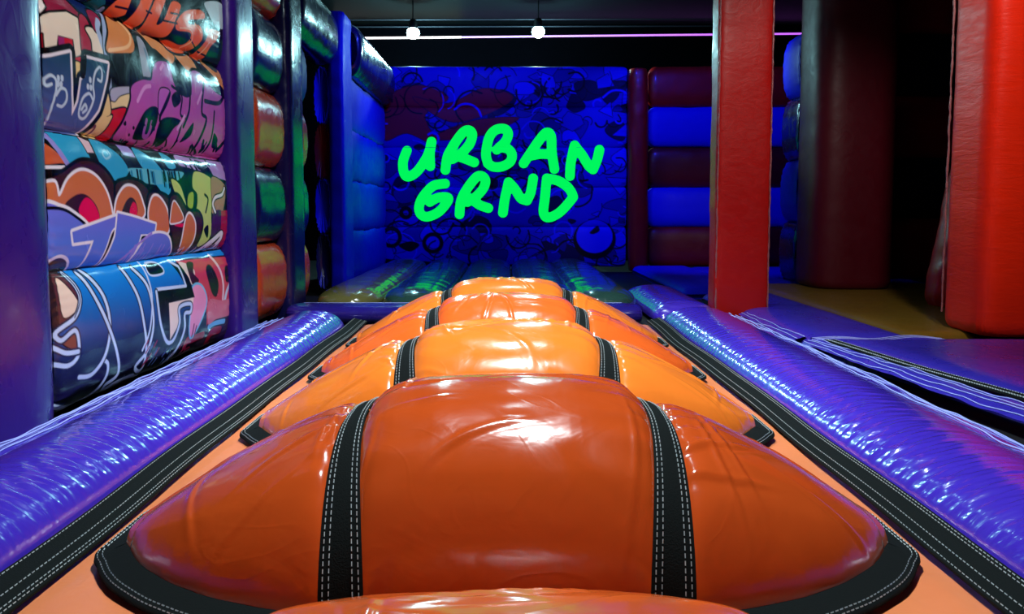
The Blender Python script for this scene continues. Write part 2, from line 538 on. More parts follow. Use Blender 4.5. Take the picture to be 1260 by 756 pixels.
# ------------------------------------------------------------------ blue side tubes
def side_tube(name, xin, xout, y0, y1, crest, label, seed, mat, group, dens=110):
    t_ = thing(name, ((xin + xout) / 2, (y0 + y1) / 2, -0.08), label, 'inflatable tube', group)
    ny = int((y1 - y0) * dens); nx = 64
    y = np.linspace(y0, y1, ny)
    a = np.linspace(0, PI, nx)
    Yg, Ag = np.meshgrid(y, a, indexing='ij')
    de = np.minimum(Yg - y0, y1 - Yg)
    sc = np.sqrt(np.clip(1 - (1 - np.clip(de / 0.28, 0, 1)) ** 2.2, 0, 1))
    s = (1 - np.cos(Ag)) / 2
    hh = np.sin(Ag) ** 0.85
    # gathers: narrow pleats across the tube, strongest by the lane-side seam
    pl = np.sin(Yg * 2 * PI * 8 + 9 * wob(Yg * .35, s, seed, 5, .5, 2)) * 0.5 + np.sin(Yg * 2 * PI * 15 + 9 * wob(Yg * .3, s, seed + 3, 5, .5, 2)) * 0.5
    pl = pl * np.clip(0.75 + 0.6 * wob(Yg * .9, s * 1.5, seed + 11, 6, .5, 2.5), 0.1, 1.5) + 0.35 * np.sin(Yg * 2 * PI * 31 + 5 * wob(Yg * .6, s, seed + 17, 5, .6, 3))
    amp = 0.0058 * np.exp(-((s - 0.20) / 0.24) ** 2) + 0.0022 * np.exp(-((s - 0.95) / 0.15) ** 2) + 0.0010
    z = -0.03 + (crest + 0.03) * hh * sc + amp * pl * hh + 0.004 * wob(Yg * .5, s, seed + 7, 6, .4, 1.5) * hh
    z = np.maximum(z, -0.078 * (1 - hh) - 0.03)
    x = xin + (xout - xin) * (0.5 + (s - 0.5) * (0.72 + 0.28 * sc))
    V = np.stack([x, Yg, z], -1).reshape(-1, 3)
    F = grid_faces(ny, nx)
    if xout > xin: F = F[:, ::-1]
    build('tube_skin', V, F, mat, t_)
    return t_


def flap(parent, xa, xb, y0, y1, zc, seed, nlines, mat, zb=None, name='seam_flap', tm=None, sk=(0, 0)):
    """crumpled seam flap with several wandering rows of stitching"""
    ny = int((y1 - y0) * 70)
    y = np.linspace(y0, y1, ny); u = np.linspace(0, 1, 14)
    Yg, U = np.meshgrid(y, u, indexing='ij')
    zb = zc if zb is None else zb
    fx = lambda Y, U_: xa + (xb - xa) * U_ + (y1 - Y) * (sk[0] + (sk[1] - sk[0]) * U_) + 0.012 * wob(Y * .8, U_ * .2, seed, 6, .4, 2.5)
    fz = lambda Y, U_: zc + (zb - zc) * U_ + 0.012 * np.sin(PI * np.clip(U_, 0, 1)) + 0.012 * wob(Y * 1.4, U_ * .9, seed + 2, 7, .8, 4)
    V = np.stack([fx(Yg, U), Yg, fz(Yg, U)], -1)
    F = grid_faces(ny, 14)
    if xb > xa: F = F[:, ::-1]
    o = build(name, V.reshape(-1, 3), F, mat, parent)
    ln = []
    for k in range(nlines):
        f = (k + 0.5) / nlines
        yy = np.linspace(y0, y1, int((y1 - y0) * 60))
        ff = np.clip(f + 0.10 * wob(yy * 1.2, yy * 0 + k, seed + 30 + k, 6, .5, 3), 0.02, 0.98)
        ln.append((np.stack([fx(yy, ff), yy, fz(yy, ff) + 0.003], 1), np.tile(UP, (len(yy), 1))))
    V2, F2 = dashes(ln, hw=0.0032, gap=0, lift=0.004)
    build('stitching', V2, F2, tm or M['thread_blue'], o, smooth=False, kind='stuff')
    return o


lt = side_tube('side_tube', -1.37, -1.90, 0.3, 6.30, 0.16, 'glossy violet blue tube along the left side of the orange lane', 5, M['rail'], 'blue tubes beside the lane')
flap(lt, -1.82, -2.08, 0.4, 6.2, 0.075, 3, 5, M['rail'], 0.04)
rt = side_tube('side_tube', 1.37, 1.98, 0.3, 6.60, 0.15, 'glossy violet blue tube along the right side of the orange lane', 15, M['rail'], 'blue tubes beside the lane')
flap(rt, 1.90, 2.13, 0.4, 6.5, 0.075, 13, 4, M['rail'], 0.03)
rt2 = side_tube('side_tube', 1.37, 2.0, 6.72, 8.7, 0.13, 'short far blue tube behind the right side tube, teal glints at its edge', 25, M['rail'], 'blue tubes beside the lane', 60)


# ------------------------------------------------------------------ mats on the floor
def cushion(name, x0, x1, y0, y1, z0, z1, mat, label, cat, seed, group=None, parent=None, er=0.14, n=70, skew=0.0):
    """a puffed rectangular mat"""
    own = parent is None
    xs = np.linspace(0, 1, n); ys = np.linspace(0, 1, n)
    U, W = np.meshgrid(xs, ys, indexing='ij')
    X = x0 + (x1 - x0) * U; Y = y0 + (y1 - y0) * W
    ed = np.minimum(np.minimum(X - x0, x1 - X), np.minimum(Y - y0, y1 - Y))
    q = np.clip(ed / er, 0, 1)
    Z = z0 + (z1 - z0) * np.sqrt(np.clip(1 - (1 - q) ** 2, 0, 1)) + 0.006 * wob(X, Y, seed, 7, .3, 2) * q
    Z += 0.004 * np.exp(-ed / 0.12) * q * np.sin((X + Y) * 55 + 4 * wob(X, Y, seed + 1, 5, .5, 2))
    X = X + skew * (y1 - Y) * (1 - U)
    V = np.stack([X, Y, Z], -1).reshape(-1, 3)
    F = [tuple(f) for f in grid_faces(n, n)]
    b = len(V)
    V = np.concatenate([V, [(x0 + skew * (y1 - y0), y0, -0.08), (x1, y0, -0.08), (x1, y1, -0.08), (x0, y1, -0.08)]])
    e0 = [j for j in range(n)]; e1 = [(n - 1) * n + j for j in range(n)]
    f0 = [i * n for i in range(n)]; f1 = [i * n + n - 1 for i in range(n)]
    F += [tuple(e0[::-1] + [b, b + 3][::1]), tuple(e1 + [b + 2, b + 1]), tuple(f0 + [b + 1, b]), tuple(f1[::-1] + [b + 3, b + 2])]
    o = build(name, V, F, mat, parent)
    if own: tag(o, label, cat, group, 'thing')
    return o


nm = thing('floor_mat', (3.9, 2.9, -0.08), 'violet blue floor mat in front of the scarlet column at right', 'mat', 'blue mats on the right')
cushion('mat_skin', 2.34, 5.6, 1.6, 5.26, 0.0, 0.09, M['mat'], None, None, 33, parent=nm, er=0.2, skew=0.165)
flap(nm, 2.16, 2.28, 1.6, 5.3, 0.02, 43, 4, M['mat'], 0.05, sk=(0.115, 0.15))
yy = np.linspace(1.6, 5.2, 200)
P = np.stack([2.31 + 0.157 * (5.28 - yy) + 0.01 * np.sin(yy * 2.2), yy, 0.06 + 0.004 * np.sin(yy * 4)], 1)
st = ribbon('edge_strap', P, np.tile(X_, (200, 1)), np.tile(UP, (200, 1)), 0.09, 0.005, M['strap'], nm, label='black webbing strap along the mat edge')
stitching([(P + a * X_ + 0.006 * UP, np.tile(UP, (200, 1))) for a in (-0.03, -0.018, 0.03)], M['thread'], st)
# crumpled flap along the mat's far edge
fm = thing('floor_mat', (2.8, 6.6, -0.08), 'dark violet blue mat between the red pillar and the mustard mat', 'mat', 'blue mats on the right')
cushion('mat_skin', 2.22, 3.06, 5.36, 8.3, -0.01, 0.07, M['mat'], None, None, 53, parent=fm, er=0.22)
flap(fm, 2.16, 2.32, 5.45, 6.8, 0.02, 63, 3, M['mat'], 0.03)
xx = np.linspace(2.25, 3.2, 60)
P = np.stack([xx, 5.31 + 0.03 * np.sin(xx * 7), 0.05 + 0.01 * np.sin(xx * 11)], 1)
o = ribbon('corner_flap', P, np.tile(Y_, (60, 1)), np.tile(UP, (60, 1)), 0.14, 0.006, M['mat'], fm)
stitching([(P + a * Y_ + 0.008 * UP, np.tile(UP, (60, 1))) for a in (-0.04, 0, 0.04)], M['thread_blue'], o, gap=0, hw=0.003)
cushion('floor_mat', 3.08, 5.6, 5.58, 9.5, -0.01, 0.05, M['yellow'], 'mustard yellow mat in the dark doorway between the red columns', 'mat', 73)
cushion('floor_mat', 2.12, 3.06, 8.75, 12.35, -0.02, 0.06, M['blue'], 'bright blue mat before the red and blue striped back wall', 'mat', 83, 'blue mats on the right')
cushion('floor_mat', 3.08, 5.6, 9.53, 12.35, -0.02, 0.04, M['blue'], 'blue mat behind the dark red column', 'mat', 93, 'blue mats on the right')

# left: blue cross tube, then the green bouncing bed of long tubes
ct = thing('cross_tube', (-0.4, 6.9, -0.08), 'dark blue tube lying across behind the end of the left side tube', 'inflatable tube')
pillow('tube_skin', (-2.05, 6.88, 0.02), (1.25, 6.88, 0.02), Y_, UP, 0.22, 0.09, M['cross'], ct, e=2.6, nl=70, na=60, endr=0.15, seed=12)
P = np.stack([np.linspace(-1.95, 1.1, 80), np.full(80, 6.98), np.full(80, 0.105)], 1)
stitching([(P, np.tile(UP, (80, 1)))], M['thread_blue'], ct, gap=0, hw=0.006)  # continuous pale line standing in for the highlight along the tube's top edge

gb = thing('bounce_bed', (-0.4, 10.2, -0.08), 'dark green bouncing bed of long tubes in front of the sign wall', 'inflatable bed')
for k, xc in enumerate((-1.64, -0.96, -0.28, 0.40, 1.0)):
    pillow('bed_tube', (xc, 7.16 - 0.04 * (k == 1), 0.04), (xc, 12.3, 0.04), X_, UP, 0.335, 0.165, M['olive'] if k == 0 else M['green'], gb, e=2.3,
           nl=80, na=48, endr=0.5, end=0.25, seed=30 + k, wr=0.006, pleat=0.006, label='olive bed tube' if k == 0 else None)

# ------------------------------------------------------------------ graffiti print (a flat print, drawn in the wall's own metres: y along, z up)
WX = -2.15


class Print:
    def __init__(self, A, B, base):
        self.A, self.B = A, B                       # (n,m) coordinates along / up
        self.c = np.tile(np.array(srgb(*base)), A.shape + (1,)).astype(float)
        self.soft = 0.0045

    @staticmethod
    def curve(pts, closed, n=6):
        p = np.array(pts, float)
        N = len(p)
        if N < 3: return p
        out = []
        rngk = range(N if closed else N - 1)
        for i in rngk:
            if closed:
                a, b, c, d = p[(i - 1) % N], p[i], p[(i + 1) % N], p[(i + 2) % N]
            else:
                a, b, c, d = p[max(i - 1, 0)], p[i], p[i + 1], p[min(i + 2, N - 1)]
            for t in np.linspace(0, 1, n, endpoint=False):
                out.append(0.5 * ((2 * b) + (c - a) * t + (2 * a - 5 * b + 4 * c - d) * t ** 2 + (3 * b - a - 3 * c + d) * t ** 3))
        if not closed: out.append(p[-1])
        return np.array(out)

    def dist(self, P, closed, pad):
        lo, hi = P.min(0) - pad, P.max(0) + pad
        m = (self.A > lo[0]) & (self.A < hi[0]) & (self.B > lo[1]) & (self.B < hi[1])
        if not m.any(): return None
        a, b = self.A[m], self.B[m]
        dm = np.full(a.shape, 1e9); ins = np.zeros(a.shape, bool)
        Q = np.roll(P, -1, 0) if closed else P[1:]
        for (x0, y0), (x1, y1) in zip(P if closed else P[:-1], Q):
            dx, dy = x1 - x0, y1 - y0
            l2 = dx * dx + dy * dy + 1e-12
            t = np.clip(((a - x0) * dx + (b - y0) * dy) / l2, 0, 1)
            dm = np.minimum(dm, (a - x0 - t * dx) ** 2 + (b - y0 - t * dy) ** 2)
            if closed and y0 != y1:
                cr = ((y0 > b) != (y1 > b)) & (a < dx * (b - y0) / dy + x0)
                ins ^= cr
        dm = np.sqrt(dm)
        return m, np.where(ins, -dm, dm) if closed else dm

    def blend(self, m, al, col):
        c = col if isinstance(col, np.ndarray) and col.ndim == 2 else np.array(srgb(*col))[None]
        self.c[m] = self.c[m] * (1 - al[:, None]) + c * al[:, None]

    def poly(self, pts, fill, line=None, lw=0.014, smooth=True, fill2=None, clip=None):
        P = self.curve(pts, True) if smooth else np.array(pts, float)
        r = self.dist(P, True, 0.06)
        if r is None: return
        m, d = r
        k = np.ones_like(d) if clip is None else ((self.B[m] > clip[0]) & (self.B[m] < clip[1])).astype(float)
        if line is not None:
            self.blend(m, np.clip(0.5 - (d - lw) / self.soft, 0, 1) * k, line)
        col = fill
        if fill2 is not None:
            zz = self.B[m]; z0, z1 = P[:, 1].min(), P[:, 1].max()
            f = np.clip((zz - z0) / (z1 - z0), 0, 1)[:, None]
            col = np.array(srgb(*fill2))[None] * (1 - f) + np.array(srgb(*fill))[None] * f
        self.blend(m, np.clip(0.5 - d / self.soft, 0, 1) * k, col)

    def line(self, pts, col, lw=0.008, smooth=True, edge=None, closed=False, clip=None):
        P = self.curve(pts, closed) if smooth else np.array(pts, float)
        r = self.dist(P, closed, 0.08)
        if r is None: return
        m, d = r
        d = np.abs(d)
        k = np.ones_like(d) if clip is None else ((self.B[m] > clip[0]) & (self.B[m] < clip[1])).astype(float)
        if edge is not None:
            self.blend(m, np.clip(0.5 - (d - lw - 0.010) / self.soft, 0, 1) * k, edge)
        self.blend(m, np.clip(0.5 - (d - lw) / self.soft, 0, 1) * k, col)


def crop(ox, oy, sc):
    return lambda *q: [on_x(ox + x / sc, oy + y / sc, WX + 0.02) for x, y in zip(q[0::2], q[1::2])]


def paint_graffiti(A, B):
    g = Print(A, B, (8, 8, 14))
    c1, c2, c3 = crop(30, 0, 4.45), crop(130, 0, 3.78), crop(40, 150, 3.98)
    c4, c5, c6 = crop(160, 180, 5.04), crop(50, 320, 3.6), crop(180, 300, 4.725)
    BK, WH, CREAM, MAR, RED = (8, 8, 12), (236, 234, 240), (238, 226, 200), (146, 28, 62), (205, 18, 44)
    R3 = (1.37, 2.9)
    # --- upper rows, left
    g.poly(c1(-60, -40, 240, -40, 300, 60, 320, 120, 330, 300, 250, 350, -60, 300), MAR, smooth=False)
    g.poly(c1(250, -40, 400, -40, 385, 40, 350, 90, 290, 40), (18, 36, 92), BK)
    g.poly(c1(385, 20, 440, -30, 470, 40, 440, 110, 405, 90), (26, 92, 100), BK)
    g.poly(c1(20, 105, 130, 70, 230, 65, 290, 100, 306, 160, 298, 300, 268, 312, 255, 215, 172, 192, 162, 275, 100, 290, 95, 182, 20, 172), CREAM, BK, 0.012, smooth=False)
    g.poly(c1(-40, -20, 95, -20, 112, 35, 35, 150, -40, 210), (240, 232, 222), BK, 0.012, smooth=False)
    g.poly(c1(30, 186, 94, 186, 98, 290, 34, 295), RED, BK, 0.008, smooth=False)
    g.poly(c1(172, 198, 250, 216, 254, 280, 180, 275), (160, 40, 110), None, smooth=False)
    g.poly(c1(206, 208, 250, 216, 254, 280, 210, 280), RED, None, smooth=False)
    g.poly(c1(250, 320, 300, 310, 300, 360, 260, 350), RED, None, smooth=False)
    g.poly(c1(300, 95, 345, 108, 372, 290, 308, 296), (170, 36, 66), BK, 0.01)
    g.poly(c1(330, 155, 375, 160, 425, 245, 440, 320, 372, 305, 358, 220), CREAM, BK, 0.012)
    g.poly(c1(360, 60, 405, 62, 428, 110, 398, 175, 372, 140), (150, 30, 70), BK, 0.01)
    g.line(c1(412, 118, 400, 160, 420, 240, 436, 280), (170, 190, 220), 0.02)
    g.line(c1(470, 60, 445, 150, 440, 280, 468, 480, 470, 560), (160, 180, 215), 0.022, edge=BK)
    g.poly(c1(476, 92, 540, 92, 592, 180, 586, 285, 450, 285, 462, 180), (226, 142, 78), BK, 0.018)
    g.line(c1(458, 275, 560, 255, 584, 190, 545, 110), (250, 200, 140), 0.010)
    g.poly(c1(462, 290, 640, 290, 640, 480, 470, 482), BK, None, smooth=False)
    g.poly(c1(472, 486, 580, 478, 590, 520, 520, 525, 490, 560, 470, 550), (178, 184, 204), BK, 0.008)
    g.poly(c1(466, 560, 490, 560, 520, 528, 580, 520, 560, 604, 455, 612), (240, 222, 160), BK, 0.006)
    g.poly(c1(450, 625, 480, 604, 552, 604, 510, 760, 440, 760), (212, 26, 48), BK, 0.01, clip=R3)
    g.poly(c1(250, 352, 300, 352, 312, 430, 300, 505, 256, 505), (242, 216, 140), BK, 0.008)
    g.poly(c1(255, 510, 285, 520, 270, 580), RED)
    g.poly(c1(430, 470, 470, 610, 450, 640, 480, 640, 420, 770, 310, 770, 380, 640), (240, 212, 142), BK, 0.01, clip=R3)
    g.line(c1(340, 740, 400, 690, 390, 750), (120, 60, 80), 0.008, clip=R3)
    # letter, teal with white rim
    TEAL = c1(30, 326, 130, 312, 236, 288, 240, 380, 248, 520, 265, 635, 288, 560, 300, 440, 322, 420, 325, 318, 450, 350, 440, 430, 400, 600, 325, 740, 60, 720, 50, 480)
    g.poly(TEAL, WH, BK, 0.045, smooth=False, clip=R3)
    g.poly(TEAL, (14, 66, 92), WH, 0.016, smooth=False, fill2=(88, 104, 172), clip=R3)
    g.poly(c1(296, 420, 296, 330, 322, 300, 330, 312, 322, 420), BK)
    g.poly(c1(20, 500, 70, 560, 104, 690, 60, 720, 20, 700), BK, None, clip=R3)
    g.line(c1(46, 500, 90, 580, 112, 690), (150, 110, 200), 0.02)
    LB = (196, 222, 236)
    for q in (c1(140, 460, 112, 468, 106, 432, 132, 412, 160, 436, 165, 490, 150, 600, 146, 700), c1(168, 520, 188, 485, 216, 494, 225, 545, 206, 582, 180, 576),
              c1(392, 436, 412, 444, 416, 398, 402, 368, 376, 400, 366, 470, 372, 540, 340, 640, 312, 645, 300, 610, 312, 540, 345, 512, 366, 545),
              c1(312, 600, 328, 572, 338, 598, 322, 616)):
        g.line(q, LB, 0.0075)
    for x, y in ((174, 428, ), (194, 428), (174, 460), (190, 462), (350, 438), (338, 475), (354, 480)):
        g.line(c1(x, y - 5, x, y + 5), LB, 0.011)
    # --- upper rows, right: orange letters MUS
    OR, TAN = (240, 104, 52), (232, 154, 92)
    for q in (c2(165, 125, 210, 160, 250, 178, 300, 236, 326, 262, 300, 296, 240, 232, 215, 215), c2(308, 200, 400, 255, 424, 330, 380, 330, 330, 262), c2(460, 275, 550, 340, 556, 425, 500, 350)):
        g.poly(q, TAN, BK, 0.012)
    g.poly(c2(36, 44, 75, -20, 118, -30, 110, 40, 104, 72, 62, 82), OR, BK, 0.02)
    g.poly(c2(118, -20, 200, -60, 240, -50, 186, 100, 150, 135, 122, 108, 160, 0), OR, BK, 0.02)
    g.poly(c2(236, -30, 188, 132, 214, 152, 265, 172, 302, 162, 334, 62, 340, 20, 300, 10, 268, 100, 244, 112, 258, 50, 275, -20), OR, BK, 0.018)
    g.poly(c2(440, 50, 372, 48, 332, 88, 330, 138, 392, 152, 392, 188, 364, 210, 302, 186, 290, 216, 340, 246, 400, 240, 446, 184, 434, 122, 384, 112, 388, 92, 452, 86), OR, BK, 0.018)
    g.poly(c2(478, 136, 524, 150, 516, 176, 470, 275, 426, 266, 462, 190), OR, BK, 0.016)
    for q in (c2(190, 50, 214, 62), c2(250, 90, 330, 110), c2(395, 180, 430, 228), c2(298, 60, 330, 66), c2(60, 30, 108, 42), c2(440, 240, 480, 262)):
        g.line(q, BK, 0.006)
    for q in (c2(345, 130, 395, 140, 404, 190, 370, 222), c2(480, 200, 450, 255), c2(410, 110, 440, 150)):
        g.line(q, (250, 170, 120), 0.006)
    g.poly(c2(455, 10, 535, 20, 548, 130, 505, 118, 470, 60), (196, 224, 226), BK, 0.008)
    g.poly(c2(488, 225, 525, 190, 545, 200, 530, 330, 482, 285), (18, 56, 48), BK, 0.008)
    g.poly(c2(150, 180, 182, 200, 202, 352, 166, 356), (160, 170, 184), BK, 0.01)
    g.line(c2(180, 230, 200, 330), (110, 150, 170), 0.012)
    # purple letters CRAFT
    PU = (170, 82, 176)
    g.poly(c2(112, 402, 160, 372, 205, 372, 215, 318, 240, 286, 290, 300, 312, 392, 345, 442, 385, 446, 392, 340, 430, 335, 470, 380, 500, 425, 556, 480, 574, 640, 562, 735, 380, 745, 270, 705, 120, 665, 62, 640, 84, 560, 108, 470), (182, 96, 190), BK, 0.02, fill2=(196, 84, 168), clip=(1.36, 2.9))
    g.poly(c2(150, 572, 176, 516, 214, 494, 240, 512, 232, 590, 205, 645, 150, 650, 140, 620), BK)
    g.line(c2(186, 560, 182, 625, 204, 632, 212, 570), PU, 0.014)
    g.poly(c2(248, 415, 292, 432, 252, 530, 240, 500), (192, 100, 200), BK, 0.01)
    g.poly(c2(252, 560, 300, 545, 346, 566, 312, 600, 272, 684, 240, 640), BK); g.poly(c2(300, 448, 330, 424, 342, 470, 312, 500), BK); g.line(c2(300, 400, 346, 446, 340, 530, 362, 548), BK, 0.010)
    g.line(c2(292, 432, 252, 530, 248, 560), BK, 0.012)
    g.line(c2(386, 448, 380, 520, 356, 590), BK, 0.012)
    g.poly(c2(402, 570, 394, 630, 352, 664, 372, 614), BK)
    g.poly(c2(366, 380, 388, 340, 392, 440, 366, 444), BK)
    g.line(c2(452, 380, 440, 520, 462, 560, 420, 700), BK, 0.014)
    g.line(c2(455, 470, 520, 480, 545, 440), BK, 0.016)
    g.line(c2(500, 520, 490, 640, 470, 710), BK, 0.012)
    g.poly(c2(500, 620, 518, 650, 512, 690, 496, 680), BK)
    g.line(c2(520, 700, 565, 640), BK, 0.016)
    g.line(c2(350, 545, 330, 690), BK, 0.010)
    for q in (c2(140, 470, 170, 410, 200, 400), c2(360, 540, 330, 600), c2(420, 480, 440, 430), c2(250, 320, 262, 300)):
        g.line(q, (226, 160, 226), 0.012)
    for k in range(26):
        x, y = rng.uniform(100, 560), rng.uniform(650, 700)
        g.line(c2(x, y, x + rng.uniform(-14, 14), y + rng.uniform(10, 30)), BK, rng.uniform(.006, .018))
    for k in range(14):
        x, y = rng.uniform(80, 240), rng.uniform(560, 650)
        g.line(c2(x, y, x + 3, y + 4), BK, rng.uniform(.005, .010))
    # --- second row
    R2 = (0.70, 1.364)
    g.poly(crop(0, 0, 1)(40, 160, 300, 200, 300, 320, 40, 340), (10, 10, 16), smooth=False, clip=R2)
    g.poly(c3(10, 66, 60, 90, 156, 192, 130, 203, 10, 196), (204, 92, 54), BK, 0.01, clip=R2)
    g.line(c3(0, 222, 150, 222), WH, 0.008, clip=R2)
    g.poly(c3(92, 40, 250, 70, 284, 190, 172, 206), (44, 164, 208), BK, 0.012, smooth=False, clip=R2)
    g.line(c3(62, 50, 92, 70, 166, 206), (150, 140, 214), 0.016, clip=R2)
    g.poly(c3(248, 70, 300, 100, 308, 152, 272, 150), (226, 196, 206), BK, 0.008, smooth=False, clip=R2)
    g.poly(c3(300, 95, 335, 85, 425, 160, 465, 245, 405, 290, 335, 225), (50, 170, 212), BK, 0.012, clip=R2)
    g.line(c3(375, 140, 385, 165, 360, 180, 345, 155, 362, 138, 372, 155), (150, 214, 236), 0.006, clip=R2)
    g.poly(c3(430, 112, 492, 122, 514, 176, 450, 162), (170, 150, 222), BK, 0.008, smooth=False, clip=R2)
    g.poly(c4(38, 10, 110, 50, 180, 130, 242, 262, 212, 306, 150, 235, 60, 110), (58, 176, 218), BK, 0.010, clip=R2)
    g.poly(c4(205, 40, 262, 70, 284, 132, 232, 132), (70, 186, 220), BK, 0.008, clip=R2)
    g.poly(c4(-20, 140, 200, 150, 330, 165, 260, 225, 90, 230), (96, 190, 210), None, clip=R2)
    for k in range(26):
        x = rng.uniform(-10, 300)
        g.line(c4(x, 150 + rng.uniform(0, 20), x + 8, 210 + rng.uniform(0, 50)), BK if k % 3 else (40, 130, 170), rng.uniform(.005, .012), clip=R2)
    g.poly(c4(300, 55, 400, 75, 612, 112, 614, 210, 520, 190, 370, 135, 310, 115), (186, 152, 216), BK, 0.008, clip=R2)
    g.poly(c4(415, 85, 480, 115, 505, 178, 440, 155), BK, None, clip=R2)
    for k in range(12):
        x, y = rng.uniform(330, 600), rng.uniform(80, 180)
        g.line(c4(x, y, x + 14, y + 26), BK, 0.012, clip=R2)
    YG = (194, 216, 118)
    g.poly(c4(248, 205, 300, 240, 332, 330, 350, 392, 402, 392, 410, 300, 380, 250, 396, 160, 470, 180, 502, 232, 495, 420, 500, 560, 452, 620, 428, 600, 440, 450, 400, 404, 320, 384, 270, 290), YG, BK, 0.012, clip=R2)
    g.poly(c4(356, 300, 385, 290, 380, 380, 350, 370), (160, 200, 70), BK, 0.012, clip=R2)
    g.line(c4(455, 300, 475, 330, 462, 410), BK, 0.010, clip=R2)
    g.poly(c4(455, 520, 480, 490, 485, 570), BK, None, clip=R2)
    g.poly(c4(500, 195, 572, 230, 582, 290, 560, 420, 505, 420, 500, 360), (176, 138, 112), BK, 0.008, clip=R2)
    g.poly(c4(506, 420, 560, 405, 556, 545, 506, 565), (70, 26, 84), None, clip=R2)
    g.poly(c4(555, 400, 606, 396, 604, 720, 560, 640), (170, 24, 66), None, smooth=False, clip=R2)
    g.poly(c4(586, 220, 640, 225, 640, 700, 612, 640), (24, 110, 100), BK, 0.008, smooth=False, clip=R2)
    g.line(c4(576, 262, 560, 300, 520, 318, 505, 360, 520, 408), WH, 0.012, edge=BK, clip=R2)
    MR, OG = (58, 24, 30), (206, 112, 66)
    for sh, fc, ct_, rd in (
        (c3(60, 300, 140, 250, 240, 192, 330, 222, 392, 320, 392, 480, 280, 500, 60, 440), c3(30, 330, 98, 296, 120, 366, 168, 280, 232, 240, 300, 268, 352, 345, 378, 440, 372, 480, 255, 500, 140, 430, 30, 420), c3(150, 420, 196, 362, 250, 356, 302, 410, 318, 478, 262, 496), c3(218, 436, 250, 372, 292, 402, 318, 475, 262, 496)),
        (c3(396, 330, 440, 288, 505, 292, 560, 340, 565, 470, 440, 520), c3(394, 450, 408, 372, 450, 318, 502, 332, 532, 400, 536, 460, 440, 530, 398, 535), c3(418, 500, 438, 412, 470, 370, 498, 392, 502, 455), c3(468, 445, 484, 394, 502, 412, 502, 460)),
        (c4(104, 320, 160, 292, 242, 345, 256, 520, 120, 520), c4(108, 430, 130, 322, 172, 320, 222, 402, 232, 530, 140, 530), None, None),
        (c4(240, 330, 290, 310, 350, 400, 420, 412, 444, 500, 400, 660, 320, 690, 250, 520), c4(324, 610, 336, 470, 362, 420, 398, 482, 392, 600, 324, 700), None, None)):
        g.poly(sh, MR, BK, 0.02, clip=R2)
        g.poly(fc, OG, WH, 0.016, clip=R2)
        if ct_:
            g.poly(ct_, MR, None, clip=R2); g.poly(rd, (226, 16, 78), None, clip=R2)
    g.poly(c4(244, 446, 258, 350, 282, 362, 322, 452, 250, 478), OG, WH, 0.010, clip=R2)
    g.poly(c4(268, 490, 324, 480, 316, 502), (226, 16, 78), None, clip=R2)
    PE, BL = (112, 112, 216), (48, 128, 222)
    g.poly(c3(30, 424, 130, 420, 200, 456, 268, 520, 292, 620, 280, 760, 30, 770), PE, WH, 0.018, fill2=BL, clip=R2)
    g.line(c3(30, 424, 130, 426, 200, 462, 262, 520, 286, 620, 276, 760), BK, 0.008, clip=R2)
    g.poly(c3(65, 760, 80, 710, 140, 668, 190, 690, 196, 760), (46, 22, 26), WH, 0.016, clip=R2)
    g.poly(c3(188, 540, 400, 462, 402, 500, 362, 620, 346, 720, 300, 760, 262, 760, 296, 580, 200, 594), PE, WH, 0.016, smooth=False, fill2=BL, clip=R2)
    g.poly(c3(392, 530, 452, 520, 442, 620, 380, 720, 350, 722, 366, 620), (46, 22, 26), WH, 0.010, clip=R2)
    g.poly(c4(-90, 415, 0, 436, 152, 484, 146, 545, 62, 548, 50, 620, 0, 760, -150, 760, -100, 560), PE, WH, 0.014, smooth=False, fill2=BL, clip=R2)
    g.poly(c4(50, 760, 60, 640, 110, 562, 180, 540, 240, 570, 278, 690, 280, 760), PE, WH, 0.016, fill2=BL, clip=R2)
    g.poly(c4(70, 560, 104, 560, 72, 600), BK, None, clip=R2)
    g.line(c4(-60, 740, 60, 600, 130, 540), (160, 130, 220), 0.008, clip=R2)
    g.line(c4(420, 690, 520, 585, 564, 540, 560, 590, 500, 670), WH, 0.02, edge=BK, clip=R2)
    for k in range(40):
        x, y = rng.uniform(290, 600), rng.uniform(600, 700)
        g.line(c4(x, y, x - rng.uniform(10, 30), y + rng.uniform(20, 50)), ((60, 30, 34), (196, 180, 186), (130, 60, 70))[k % 3], 0.007, clip=R2)
    for k in range(20):
        x, y = rng.uniform(0, 260), rng.uniform(600, 680)
        g.line(c4(x, y, x - 16, y + 60), (140, 130, 224), 0.005, clip=R2)
    # --- bottom row
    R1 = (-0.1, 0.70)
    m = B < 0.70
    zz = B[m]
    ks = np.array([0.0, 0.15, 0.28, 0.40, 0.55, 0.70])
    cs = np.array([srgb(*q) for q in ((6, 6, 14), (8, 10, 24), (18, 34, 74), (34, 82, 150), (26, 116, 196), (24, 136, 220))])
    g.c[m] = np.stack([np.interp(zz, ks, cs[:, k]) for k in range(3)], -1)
    g.poly(c5(-20, 60, 40, 20, 120, 60, 140, 100, 170, 170, 150, 240, 60, 330, -20, 330), (42, 26, 34), None, clip=R1)
    g.poly(c5(74, 70, 130, 84, 166, 172, 150, 244, 86, 312, 70, 200), (96, 48, 50), None, clip=R1)
    g.poly(c5(86, 84, 118, 110, 160, 186, 152, 222, 96, 256, 82, 180), (238, 208, 184), (60, 30, 34), 0.008, clip=R1)
    g.poly(c5(84, 360, 138, 316, 162, 370, 158, 400, 130, 396), (134, 70, 52), BK, 0.008, clip=R1)
    DL = (196, 212, 240)
